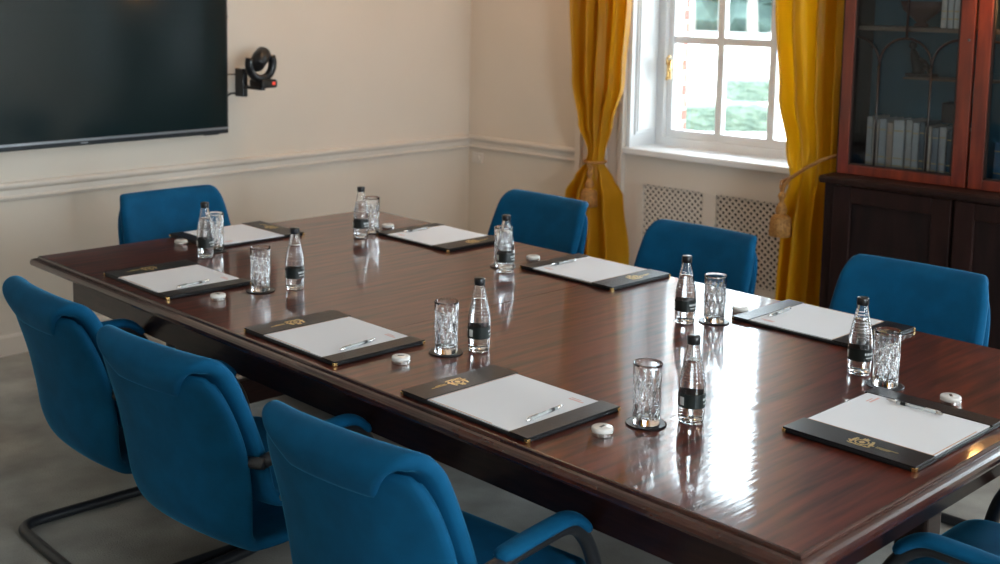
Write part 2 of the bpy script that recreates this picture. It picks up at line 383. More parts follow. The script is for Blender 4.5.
for i, (x, y) in enumerate([(52.8, 40.0), (54.5, 38.6), (56.3, 38.0), (57.2, 36.4), (59.2, 35.8), (60.0, 34.2)]):
    t = thing('broadleaf_tree', lab[i], 'tree', (x, y, -.5), 0, 'trees beyond the lawn')
    tr = MB(); le = random.uniform(-.3, .3)
    tr.tube([(0, 0, 0), (le * .4, .1, 2.2), (le, .1, 5.5)], [.34, .26, .16], 8); tr.tube([(le * .4, .1, 2.2), (le * .4 + .5, -.5, 4), (le + .9, -.9, 5.6)], [.2, .15, .09], 8)
    tr.build('trunk', BARK, t, smooth=True)
    bm = bmesh.new()
    for k in range(12):
        a = random.uniform(0, 2 * PI); q = Vector((math.cos(a) * random.uniform(0, .5), math.sin(a) * random.uniform(0, .5), random.uniform(2.9, 6.5)))
        g = bmesh.ops.create_icosphere(bm, subdivisions=3, radius=random.uniform(.5, .9), matrix=Matrix.Translation(q))
        for v in g['verts']: v.co += Vector((random.gauss(0, .09), random.gauss(0, .09), random.gauss(0, .09)))
    me = bpy.data.meshes.new('crown'); bm.to_mesh(me); bm.free(); me.materials.append(LEAFM); o = bpy.data.objects.new('crown', me); C.objects.link(o); o.parent = t
t = MB()
t.grid(lambda u, v: (68 + random.uniform(-1, 1), 15 + 60 * u, -.5 + v * 9 * (.85 + .3 * random.random())), 60, 12)
tag(t.build('woodland_belt', LEAFM, solid=1.5), 'dark green woodland edge behind the row of trees', 'woodland', kind='stuff')

# ------------------------------------------------------------------ curtains
def curtain(label, xc, tabL, tabR, nf, waist_z, phase, tie):
    t = thing('curtain', label, 'curtain', (xc, 0, 0), 0, 'gold curtains either side of the window')
    cm = MB(); nu, nv = 150, 90; H = 2.8
    def P(u, v):
        z = .015 + (H - .015) * v; a, b = interp(tabL, z), interp(tabR, z)      # left (higher y) and right edges
        y = a + (b - a) * (u + .025 * math.sin(2 * PI * (u * nf * .5 + phase)) * math.sin(PI * u)); wd = abs(a - b)
        amp = min(.060, max(.026, wd * .13)); 
        ph = 2 * PI * nf * u + phase + .7 * math.sin(z * 1.3 + u * 5 + phase)
        x = amp * math.sin(ph) + .28 * amp * math.sin(ph * 2.1 + z * 1.5) + .006 * math.sin(z * 5 + u * 9)
        k = math.exp(-((z - waist_z) / .10) ** 2)
        x = x * (1 - .55 * k) + math.cos(PI * (u - .5)) * -.035 * k
        if z < waist_z: x += -.05 * math.sin(PI * min(1, (waist_z - z) / .3) * .5) * math.cos(PI * (u - .5))
        return (x, y, z)
    cm.grid(P, nu, nv)
    cm.build('drape', GOLDC, t, smooth=True, solid=.004)
    return t
tl = [(0, 4.45), (.25, 4.45), (.60, 4.42), (.70, 4.36), (.78, 4.285), (.84, 4.27), (1.0, 4.36), (1.25, 4.42), (1.7, 4.45), (2.8, 4.50)]
tr_ = [(0, 4.01), (.25, 4.015), (.60, 4.06), (.70, 4.12), (.78, 4.175), (.84, 4.175), (1.0, 4.14), (1.25, 4.07), (1.7, 4.03), (2.8, 3.95)]
curtain('gold silk curtain on the left of the window, tied tightly at sill height', 5.37, tl, tr_, 4.3, .79, .5, None)
tl2 = [(0, 3.01), (.25, 3.0), (.60, 2.985), (.75, 2.975), (.85, 2.955), (1.0, 2.99), (1.25, 3.05), (1.7, 3.09), (2.8, 3.12)]
tr2 = [(0, 2.70), (.25, 2.70), (.60, 2.69), (.85, 2.685), (1.0, 2.685), (1.25, 2.68), (1.7, 2.675), (2.8, 2.67)]
curtain('gold silk curtain between the window and the bookcase', 5.28, tl2, tr2, 3.6, .90, 2.1, None)
t = thing('curtain_pole', 'brass curtain pole above the window carrying both gold curtains', 'curtain pole', (5.34, 3.53, 2.83))
p = MB(); p.tube([(0, -.95, 0), (0, 1.05, 0)], .018, 12); p.build('pole', BRASS, t, smooth=True)
for s_ in (-.95, 1.05): MB().lathe([(.001, -.03), (.022, -.02), (.03, 0), (.022, .02), (.001, .03)], 12, (0, s_, 0)).build('finial', BRASS, t, smooth=True)
for s_ in (-.8, .93): MB().box(0, s_ - .01, -.01, XW - 5.34, s_ + .01, .01).build('bracket', BRASS, t)

def twisted(mb, pts, r, turns_per_m=55, strands=3):
    """rope: strands wound round a path"""
    pts = [Vector(p) for p in pts]; L_ = [0]
    for a, b in zip(pts, pts[1:]): L_.append(L_[-1] + (b - a).length)
    tot = L_[-1]; n = max(24, int(tot * 500)); sm = []
    for i in range(n + 1):
        d = tot * i / n; k = 0
        while k < len(L_) - 2 and L_[k + 1] < d: k += 1
        f = (d - L_[k]) / max(1e-6, L_[k + 1] - L_[k]); sm.append((pts[k].lerp(pts[k + 1], f), (pts[k + 1] - pts[k]).normalized(), d))
    for s_ in range(strands):
        q = []
        for p, tn, d in sm:
            x = tn.orthogonal().normalized() if abs(tn.z) > .95 else tn.cross(Vector((0, 0, 1))).normalized(); y = tn.cross(x)
            a = 2 * PI * (d * turns_per_m + s_ / strands); q.append(p + (x * math.cos(a) + y * math.sin(a)) * r * .55)
        mb.tube(q, r * .55, 6)
def tassel(label, top, sc, rope_path):
    t = thing('tasselled_tieback', label, 'curtain tieback', top, 0, 'tasselled rope tiebacks')
    T = Vector(top)
    rp = MB(); twisted(rp, [Vector(p) - T for p in rope_path], .009); rp.build('rope', ROPE, t, smooth=True)
    k = MB(); k.lathe([(.004, .03), (.016, .02), (.021, .005), (.014, -.012), (.011, -.025), (.020, -.04), (.029, -.06), (.030, -.075), (.024, -.09), (.026, -.10)], 20); k.build('tassel_head', ROPE, t, smooth=True)
    sk = MB(); sk.lathe([(.022, -.088), (.040, -.096), (.050, -.112), (.053, -.15), (.056, -.20), (.050, -.203), (.002, -.19)], 72, fn=lambda r, z, a: r * (1 + .05 * math.sin(a * 24 + z * 30)) if r > .01 else r); sk.build('fringe_skirt', ROPE, t, smooth=True)
    t.scale = (sc, sc, sc); return t
def ell(cy, cx, ry, rx, z, n=28, a0=0, a1=2 * PI, dz=0):
    return [(cx + rx * math.cos(a0 + (a1 - a0) * i / n), cy + ry * math.sin(a0 + (a1 - a0) * i / n), z + dz * math.sin(a0 + (a1 - a0) * i / n)) for i in range(n + 1)]
tassel('gold rope tieback with tassel round the left curtain', (5.305, 4.215, .715), .9,
       [(5.305, 4.215, .735), (5.30, 4.225, .775)] + ell(4.228, 5.37, .064, .072, .79, a0=PI, a1=3 * PI) + [(5.31, 4.20, .76), (5.305, 4.215, .73)])
tassel('gold rope tieback with tassel slung across the right curtain', (5.185, 2.935, .765), .95,
       [(5.185, 2.935, .78), (5.19, 2.93, .82), (5.20, 2.90, .865), (5.205, 2.82, .925), (5.215, 2.74, .975), (5.235, 2.665, 1.005), (5.30, 2.64, 1.01), (5.38, 2.70, .97), (5.39, 2.85, .90), (5.34, 2.965, .85), (5.26, 2.985, .83), (5.20, 2.95, .81), (5.185, 2.935, .785)])

# ------------------------------------------------------------------ television
t = thing('television', 'large black flat-screen television on the wall above the dado rail', 'television', (2.75, 5.372, .976))
hw = .86; hh = .985
MB().box(-hw, -.082, 0, hw, -.045, hh).build('housing', TVB, t, bevel=.004)
MB().box(-hw + .014, -.0845, .036, hw - .014, -.0815, hh - .014).build('screen', TVS, t)
MB().box(-hw + .004, -.088, .022, hw - .004, -.082, .033).build('bottom_trim', SILV, t)
b = MB(); b.box(-hw + .2, -.045, .1, hw - .2, 0, hh - .1); b.build('wall_mount', TVB, t)
m_ = MB(); m_.box(.02, -.089, .010, .055, -.0825, .016); m_.build('maker_mark', SILV, t)
m_ = MB(); m_.box(.72, -.084, -.004, .80, -.06, 0); m_.build('control_button', TVB, t)
MB().box(hw, -.075, .60, hw + .006, -.06, .615).build('side_button', TVB, t)

# ------------------------------------------------------------------ conference camera on the wall
t = thing('conference_camera', 'black swivel conference camera on a bracket beside the television', 'camera', (3.715, 5.372, 1.16))
MB().box(-.006, -.075, .0, .024, 0, .15).build('wall_bracket', BLACKP, t, bevel=.004)
MB().box(-.004, -.235, .045, .022, -.0, .06).build('shelf_arm', BLACKP, t, bevel=.003)
m_ = MB(); m_.box(-.002, -.24, .055, .100, -.12, .10); m_.build('base', BLACKP, t, bevel=.012, seg=3)
m_ = MB(); m_.box(.062, -.243, .072, .080, -.2395, .088); tag(m_.build('indicator_light', REDL, t), 'small red indicator light')
yk = MB(); cx_, cz_ = .034, .180
yk.tube([(cx_ + .074 * math.cos(a), -.18, cz_ + .078 * math.sin(a)) for a in [PI * .88 + (PI * 1.28) * i / 24 for i in range(25)]], [.018 + .010 * abs(i - 12) / 12 for i in range(25)], 12, r2=.022)
yk.build('yoke', BLACKP, t, smooth=True)
hd = MB(); hd.tube([(cx_ - .052, -.21, cz_ - .010), (cx_ - .044, -.20, cz_ - .004), (cx_ - .005, -.18, cz_ + .03), (cx_ + .030, -.165, cz_ + .055), (cx_ + .038, -.16, cz_ + .06)], [.032, .041, .044, .041, .030], 20); hd.build('camera_head', BLACKP, t, smooth=True)
cb = MB(); cb.tube([(-.03, -.04, .12), (-.075, -.03, .12)], .004, 6); cb.build('cable', BLACKP, t); cb = MB(); cb.tube([(-.03, -.04, .02), (-.06, -.035, .018), (-.08, -.03, .004)], .005, 6); cb.build('cable', BLACKP, t)

# ------------------------------------------------------------------ bookcase
XB, XU = 5.05, 5.15; Y1, Y0 = 2.655, 1.425; ZT = .915
t = thing('glazed_bookcase', 'tall red mahogany bookcase with gothic glazed doors and dark panelled base', 'bookcase', (0, 0, 0))
cs = MB(); back = XW - .05
cs.box(XB + .025, Y0, .0, back, Y1, ZT - .03)                                   # base body
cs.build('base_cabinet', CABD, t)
lg = MB(); lg.prism([(XB - .012, ZT - .03), (XB - .02, ZT - .018), (XB - .02, ZT - .005), (XB - .008, ZT + .004), (back, ZT + .004), (back, ZT - .03)], 'y', Y0 - .01, Y1 + .01); lg.build('ledge_moulding', CABD, t)
up = MB(); zt_ = 2.45
up.box(XU + .02, Y1 - .02, ZT, back, Y1, zt_); up.box(XU + .02, Y0, ZT, back, Y0 + .02, zt_); up.box(XU + .02, Y0, zt_ - .03, back, Y1, zt_); up.box(XU + .02, Y0, ZT, back, Y1, ZT + .015)
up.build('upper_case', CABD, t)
MB().box(back - .02, Y0, ZT, back - .005, Y1, zt_).build('back_lining', CABIN, t)
cor = MB(); cor.prism([(XU + .02, zt_), (XU - .03, zt_ + .03), (XU - .06, zt_ + .08), (XU - .06, zt_ + .1), (back, zt_ + .1), (back, zt_)], 'y', Y0 - .02, Y1 + .02); cor.build('cornice', CABD, t)
for k, z in enumerate((1.375, 1.60, 2.03)):
    if k == 0: MB().box(XU + .11, 2.02, z - .008, back - .02, 2.40, z).build('shelf', SHELFM, t); continue
    MB().box(XU + .04, Y0 + .02, z - .018, back - .02, Y1 - .02, z).build('shelf', SHELFM, t)
def gdoor(ya, yb_, flip):
    """glazed door spanning ya (left) to yb_"""
    d = MB(); sL, sR = (.052, .062); z0, z1 = ZT + .006, zt_ - .03; r0 = .045
    if flip: sL, sR = sR, sL
    gl, gr = ya - sL, yb_ + sR
    d.box(XU, ya, z0, XU + .024, gl, z1); d.box(XU, gr, z0, XU + .024, yb_, z1); d.box(XU, gl, z0, XU + .024, gr, z0 + r0); d.box(XU, gl, z1 - r0, XU + .024, gr, z1)
    o = d.build('door', CAB, t, bevel=.004)
    mt = MB(); q = (gl - gr) / 4; zs = 1.43; za = 1.552; R_ = .0055; x = XU + .012
    def bar(pts, n=6): mt.tube(pts, R_, 6, r2=.008)
    yv = (gl - q, gl - 3 * q); ym = gl - 2 * q
    for y in yv: bar([(x, y, z0 + r0 - .004), (x, y, zs)])
    def arch(y_low, y_high):
        return [(x, y_low + (y_high - y_low) * (1 - math.cos(s * PI / 2)), zs + (za - zs) * math.sin(s * PI / 2)) for s in [i / 10 for i in range(11)]]
    bar(arch(yv[0], gl)); bar(arch(yv[0], ym)); bar(arch(yv[1], ym)); bar(arch(yv[1], gr))
    bar([(x, ym, za - .003), (x, ym, 2.05)])
    zs, za = 2.05, 2.25
    for a in (gl, ): pass
    bar(arch(ym, gl)); bar(arch(ym, gr))
    mt.build('glazing_bars', MUNT, o, smooth=True)
    mo = MB()
    for (a, b, c, e) in ((gl, z0 + r0, gl - .008, z1 - r0), (gr + .008, z0 + r0, gr, z1 - r0), (gl, z0 + r0, gr, z0 + r0 + .008)): mo.box(XU + .003, a, b, XU + .02, c, e)
    mo.build('inner_bead', MUNT, o)
    MB().box(XU + .017, gl + .003, z0 + r0 - .003, XU + .0195, gr - .003, z1 - r0 + .003).build('door_pane', CPANE, o)
    return gl, gr
gdoor(2.640, 2.048, False); gdoor(2.038, 1.446, True)
MB().lathe([(.001, 0), (.006, .002), (.006, .01)], 10).build('keyhole', BLACKP, t, loc=(XU - .001, 2.07, 1.55))
def pdoor(ya, yb_):
    d = MB(); z0, z1 = .10, ZT - .035; fr_ = .085
    d.box(XB, ya, z0, XB + .024, ya - fr_, z1); d.box(XB, yb_ + fr_, z0, XB + .024, yb_, z1); d.box(XB, ya - fr_, z0, XB + .024, yb_ + fr_, z0 + fr_); d.box(XB, ya - fr_, z1 - fr_ + .01, XB + .024, yb_ + fr_, z1)
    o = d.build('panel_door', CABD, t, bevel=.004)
    q = MB(); q.box(XB + .012, ya - fr_ + .005, z0 + fr_ - .005, XB + .02, yb_ + fr_ - .005, z1 - fr_ + .015); q.build('recessed_panel', CABP, o)
pdoor(2.60, 2.06); pdoor(2.045, 1.505)
MB().box(XB - .005, Y0 - .005, 0, XB + .03, Y1 + .005, .095).build('plinth', CABD, t, bevel=.004)

# books
def book(y, w_, h, d, z, col, label, group, x=XU + .085, lean=0):
    m = mat('book_cloth', col, .6)
    root = thing('book', label, 'book', (x, y, z), 0, group); root.rotation_euler = (lean, 0, 0)
    c = MB(); c.box(0, -w_ / 2, 0, d, -w_ / 2 + .0025, h); c.box(0, w_ / 2 - .0025, 0, d, w_ / 2, h)
    c.prism([(0 - .004 * math.cos(a), w_ / 2 * math.sin(a)) for a in [-PI / 2 + PI * i / 6 for i in range(7)]] + [(.003, w_ / 2), (.003, -w_ / 2)], 'z', 0, h)
    c.cur = 1
    for f in (.16, .30, .80): c.box(-.0052, -w_ / 2 * .85, h * f, -.003, w_ / 2 * .85, h * f + .004)
    c.build('cover', [m, GOLDF], root)
    MB().box(.004, -w_ / 2 + .003, .004, d - .005, w_ / 2 - .003, h - .004).build('page_block', PAPER, root)
random.seed(11)
PALE = [(.70, .66, .62), (.78, .68, .60), (.62, .62, .62), (.72, .56, .46), (.82, .80, .77)]
DKS = [(.05, .08, .10), (.16, .20, .23), (.30, .34, .37), (.10, .13, .15), (.38, .32, .29)]
words = ['first', 'second', 'third', 'fourth', 'fifth', 'sixth', 'seventh', 'eighth', 'ninth', 'tenth', 'eleventh', 'twelfth', 'thirteenth', 'fourteenth', 'fifteenth']
def tone(c): s_ = sum(c) / 3; return 'pale' if s_ > .5 else ('mid-toned' if s_ > .2 else 'dark')
y = 2.545
for i in range(14):
    wd = random.uniform(.020, .034) if i != 4 else .05; h = (.255, .245, .25, .235, .25)[i % 5] - (.02 if i > 8 else 0)
    c = PALE[i % 5] if i < 6 else (DKS[(i * 3) % 5] if i % 2 else PALE[(i * 2) % 5])
    if i == 5: y -= .006
    y -= wd / 2; book(y, wd, h, .17, ZT + .0155, c, '%s book, %s from left, bottom shelf behind left glass door' % (tone(c), words[i]), 'books on the bottom shelf, left door'); y -= wd / 2 + .0035
y = 1.965
for i in range(12):
    wd = random.uniform(.022, .036); h = random.uniform(.17, .20); c = DKS[(i * 2) % 5] if i % 3 else (.10, .22, .36)
    y -= wd / 2; book(y, wd, h, .16, ZT + .0155, c, '%s book, %s from left, bottom shelf behind right glass door' % (tone(c), words[i]), 'books on the bottom shelf, right door'); y -= wd / 2 + .002
y = 2.232
for i in range(5):
    wd = random.uniform(.018, .026); c = PALE[(i * 2) % 5]
    y -= wd / 2; book(y, wd, .24, .17, 1.6005, c, '%s bound book, %s from left, upper shelf behind left glass door' % (tone(c), words[i]), 'books on the upper shelf, left door'); y -= wd / 2 + .0035
y = 1.97
for i in range(5):
    wd = random.uniform(.022, .030); c = PALE[(i * 3 + 1) % 5]
    y -= wd / 2; book(y, wd, .24, .17, 1.6005, c, '%s bound book, %s from left, upper shelf behind right glass door' % (tone(c), words[i]), 'books on the upper shelf, right door'); y -= wd / 2 + .003
# ornaments
BRZ = mat('dark_bronze', (.03, .022, .02), .45); BRN = mat('brown_pottery', (.11, .05, .04), .5)
t = thing('bronze_figurine', 'small dark figurine standing on the short shelf in the bookcase', 'figurine', (5.36, 2.37, 1.3755))
MB().box(-.03, -.075, 0, .03, .055, .014).build('base', BRZ, t, bevel=.003)
f = MB(); f.tube([(0, .0, .014), (0, .005, .04), (0, .02, .075), (0, .03, .105), (0, .035, .12)], [.03, .028, .022, .017, .010], 12); f.tube([(0, .035, .12), (0, .036, .135), (0, .036, .15), (0, .036, .157)], [.009, .017, .016, .006], 10)
f.tube([(0, .02, .085), (0, -.02, .07), (0, -.045, .045)], [.010, .009, .007], 8); f.tube([(0, .0, .035), (0, -.035, .045), (0, -.05, .014)], [.014, .012, .010], 8); f.build('figure', BRZ, t, smooth=True)
t = thing('pottery_bowl', 'brown boat-shaped ornament on the upper shelf of the bookcase', 'ornament', (5.35, 2.37, 1.6005))
f = MB(); f.lathe([(.03, 0), (.035, .008), (.02, .02), (.05, .045), (.085, .075), (.10, .115), (.095, .115), (.07, .08), (.02, .035), (.001, .03)], 28, fn=lambda r, z, a: r * (1 + .0 * z)); o = f.build('bowl', BRN, t, smooth=True); o.scale = (.55, 1, 1)
t = tag(MB().box(0, -.05, 0, .10, .05, .09).build('storage_box', BRZ, bevel=.006), 'small dark box lying on top of the books in the bookcase', 'box'); t.location = (5.28, 2.175, ZT + .0155 + .235 + .022)
t.location.z = ZT + .0155 + .2505
# small warm lamp on the bookcase cornice post (seen only as a reflection in the tabletop)
t = thing('picture_light', 'small brass lamp with a warm bulb fixed to the bookcase stile', 'lamp', (XU, 2.043, 1.90))
MB().box(-.006, -.004, -.03, 0, .004, .03).build('back_plate', BRASS, t)
a_ = MB(); a_.tube([(0, 0, 0), (-.05, -.06, .0), (-.09, -.15, -.06), (-.09, -.155, -.175)], .005, 8); a_.build('arm', BRASS, t, smooth=True)
BULB = mat('warm_bulb', (1, .8, .5), .5); e_ = BULB.node_tree.nodes['Principled BSDF']; e_.inputs['Emission Color'].default_value = (1, .50, .16, 1); e_.inputs['Emission Strength'].default_value = 25
MB().lathe([(.001, -.03), (.016, -.025), (.022, -.008), (.018, .008), (.008, .02), (.001, .022)], 16, (-.09, -.155, -.195)).build('bulb', BULB, t, smooth=True)

# ------------------------------------------------------------------ ceiling pendants (unseen, added for warm fill light)
SHD = mat('opal_lamp_glass', (.9, .85, .75), .5); e_ = SHD.node_tree.nodes['Principled BSDF']; e_.inputs['Emission Color'].default_value = (1, .58, .28, 1); e_.inputs['Emission Strength'].default_value = 8
for lb, (x, y) in (('added warm opal ceiling light near the window corner, out of view', (4.3, 4.3)), ('added warm opal ceiling light above the near end, out of view', (2.2, -1.2))):
    t = thing('added_ceiling_light', lb, 'ceiling light', (x, y, CH), 0, 'added opal ceiling lights')
    MB().lathe([(.08, -.02), (.08, 0)], 24).build('canopy', BRASS, t, smooth=False)
    MB().lathe([(.075, -.02), (.16, -.03), (.19, -.06), (.17, -.10), (.10, -.13), (.001, -.14)], 32).build('opal_shade', SHD, t, smooth=True)

# ------------------------------------------------------------------ conference table
TX0, TX1, TY0, TY1 = 1.815, 3.418, 1.04, 4.255
cx0, cy0 = (TX0 + TX1) / 2, (TY0 + TY1) / 2
t = thing('conference_table', 'long polished mahogany conference table with moulded edge and two pedestals', 'table', tf(cx0, cy0, 0), -WY)
HX, HY = (TX1 - TX0) / 2, (TY1 - TY0) / 2
for s_ in (-1, 1):
    m_ = MB(); y0, y1 = (-HY, -.0008) if s_ < 0 else (.0008, HY)
    # outline profile swept as stacked rectangles: edge moulding on three sides
    lv = [(TZ - .038, .008), (TZ - .034, .002), (TZ - .028, 0), (TZ - .020, 0), (TZ - .014, .003), (TZ - .010, .009), (TZ - .008, .016), (TZ - .0075, .021), (TZ - .003, .0215), (TZ - .0008, .0235), (TZ, .027)]
    vs = []
    for z, ins in lv:
        a, b = (y0 + ins, y1) if s_ < 0 else (y0, y1 - ins)
        vs += [(-HX + ins, a, z), (HX - ins, a, z), (HX - ins, b, z), (-HX + ins, b, z)]
    fs = []
    for i in range(len(lv) - 1):
        for k in range(4): k2 = (k + 1) % 4; fs.append((i * 4 + k, i * 4 + k2, i * 4 + 4 + k2, i * 4 + 4 + k))
    fs.append((3, 2, 1, 0)); n_ = (len(lv) - 1) * 4; m_.add(vs, fs); m_.cur = 1; m_.add([vs[n_], vs[n_ + 1], vs[n_ + 2], vs[n_ + 3]], [(0, 1, 2, 3)])
    m_.build('table_leaf', [TEDGE, TOP], t)
ai = .112; za, zb_ = .568, TZ - .038
for nm, b_x in (('apron', (-HX + ai, -HY + ai, -HX + ai + .024, HY - ai)), ('apron', (HX - ai - .024, -HY + ai, HX - ai, HY - ai)), ('apron', (-HX + ai + .024, -HY + ai, HX - ai - .024, -HY + ai + .024)), ('apron', (-HX + ai + .024, HY - ai - .024, HX - ai - .024, HY - ai))):
    MB().box(b_x[0], b_x[1], za, b_x[2], b_x[3], zb_).build(nm, APRON, t)
for sy in (-1, 1):
    yy = sy * (HY - .33)
    for sx in (-1, 1):
        q = MB(); xx = sx * .33
        q.box(xx - .045, yy - .045, .06, xx + .045, yy + .045, zb_); q.build('leg', APRON, t, bevel=.012, seg=3)
        MB().box(xx - .055, yy - .26, 0, xx + .055, yy + .26, .06).build('foot', APRON, t, bevel=.015, seg=3)
    MB().box(-.285, yy - .02, .10, .285, yy + .02, .20).build('stretcher', APRON, t, bevel=.006)
    MB().box(-.36, yy - .06, zb_ - .06, .36, yy + .06, zb_ - .001).build('bearer', APRON, t, bevel=.006)

# ------------------------------------------------------------------ chairs
def spline(pts, n):
    """Catmull-Rom through 2D points, n samples"""
    P = [Vector(p) for p in pts]; P = [P[0] * 2 - P[1]] + P + [P[-1] * 2 - P[-2]]; m = len(P) - 3; out = []
    for i in range(n):
        s_ = i / (n - 1) * m; k = min(int(s_), m - 1); u = s_ - k; a, b, c, d = P[k:k + 4]
        out.append(.5 * ((2 * b) + (c - a) * u + (2 * a - 5 * b + 4 * c - d) * u * u + (3 * b - a - 3 * c + d) * u ** 3))
    return out
def pad(path, widths, curve, nu, nv):
    """path: (y,z) points; widths: half width per control point; curve: forward wrap of the sides"""
    p3 = spline([(a[0], a[1], w_) for a, w_ in zip(path, widths)], nv); cv = spline([(c, 0, 0) for c in curve], nv)
    m_ = MB()
    def P(u, v):
        j = int(round(v * (nv - 1))); q = p3[j]; s_ = 2 * u - 1
        return (q.z * s_, q.x + cv[j].x * abs(s_) ** 2.5, q.y)
    m_.grid(P, nu, nv); return m_
def make_chair():
    t = thing('meeting_chair', 'x', 'chair')
    # front cushion: seat, back and headroll folding over the top
    path = [(.215, .385), (.208, .417), (.15, .438), (.0, .432), (-.11, .427), (-.180, .458), (-.215, .54), (-.250, .65), (-.288, .755), (-.304, .792), (-.326, .808), (-.350, .800), (-.356, .775), (-.332, .722)]
    wid = [.195, .222, .236, .240, .240, .242, .246, .244, .236, .226, .216, .196, .155, .118]
    cur = [0, 0, 0, 0, .01, .03, .04, .035, .03, .022, .015, .012, .012, .012]
    m_ = pad(path, wid, cur, 17, 54); m_.build('cushion', BLUE, t, smooth=True, solid=.036, subsurf=1)
    # rear shell, wrapping down and under the seat
    path = [(-.338, .772), (-.340, .758), (-.324, .70), (-.295, .60), (-.272, .49), (-.258, .405), (-.222, .340), (-.15, .308), (.0, .302), (.12, .325), (.18, .358)]
    wid = [.190, .216, .236, .246, .243, .232, .212, .195, .195, .205, .200]
    cur = [.03, .035, .045, .052, .05, .045, .03, .01, 0, 0, 0]
    m_ = pad(path, wid, cur, 17, 44); m_.build('back_shell', BLUE, t, smooth=True, solid=.030, subsurf=1)
    fr_ = MB(); X = .272; sd = []
    pts = [(-.262, -.205, .562), (-X, -.18, .572), (-X, -.10, .580), (-X, .085, .585), (-X, .155, .50), (-X, .27, .018), (-X, -.30, .018), (X, -.30, .018), (X, .27, .018), (X, .155, .50), (X, .085, .585), (X, -.10, .580), (X, -.18, .572), (.262, -.205, .562)]
    pts = [Vector(p) for p in pts]
    fp = [pts[0]] + fillet([pts[0]] + pts[1:-1] + [pts[-1]], .075, 7)[1:]
    fr_.tube(fp, .0165, 12); fr_.build('frame', BLACKM, t, smooth=True)
    for s_ in (-1, 1):
        a_ = MB(); pp = fillet([(s_ * X, -.165, .590), (s_ * X, -.05, .598), (s_ * X, .08, .600), (s_ * X, .135, .55)], .06, 6)
        a_.tube(pp, .024, 12, r2=.015); a_.build('arm_pad', BLUE, t, smooth=True, subsurf=1)
        b_ = MB(); b_.tube([(s_ * .20, -.232, .556), (s_ * .276, -.215, .564)], .014, 10); b_.build('arm_bolt', BLACKM, t, smooth=True)
    for y_ in (-.10, .16):
        c_ = MB(); c_.tube([(-.262, +.15 if y_ > 0 else -.10, .305), (.262, +.15 if y_ > 0 else -.10, .305)], .011, 8)
        if y_ > 0: c_.build('seat_bar', BLACKM, t, smooth=True)
    return t
proto = make_chair()
# (table-frame x, y of back top, facing angle, label)
CH_ = [
 (1.43, 3.33, -91, 'blue meeting chair farthest left, its black floor frame in view'),
 (1.415, 2.645, -84, 'blue meeting chair seen from behind, between the leftmost and foreground chairs'),
 (1.405, 1.875, -85, 'blue meeting chair in the foreground, seen from behind with one armrest'),
 (3.86, 3.53, 90, 'blue meeting chair on the window side standing in front of the left curtain'),
 (3.80, 2.655, 90, 'blue meeting chair on the window side in front of the radiator grilles'),
 (3.82, 1.815, 92, 'blue meeting chair on the window side in front of the bookcase'),
 (2.625, 4.71, 180, 'bright blue meeting chair at the far head of the table below the television'),
 (2.62, .64, 0, 'blue meeting chair at the near head, only armrests and seat corner showing'),
]
for i, (x, y, a, lb) in enumerate(CH_):
    o = proto if i == 0 else copy_tree(proto)
    rz = math.radians(a) - WY
    top = Vector(tf(x, y)); off = Vector((0, -.34, 0)); off.rotate(Matrix.Rotation(rz, 3, 'Z'))
    off *= 1.03; o.scale = (1.07, 1.03, 1.03); o.location = (top - off); o.location.z = 0; o.rotation_euler = (0, 0, rz); tag(o, lb, 'chair', 'blue meeting chairs round the table')

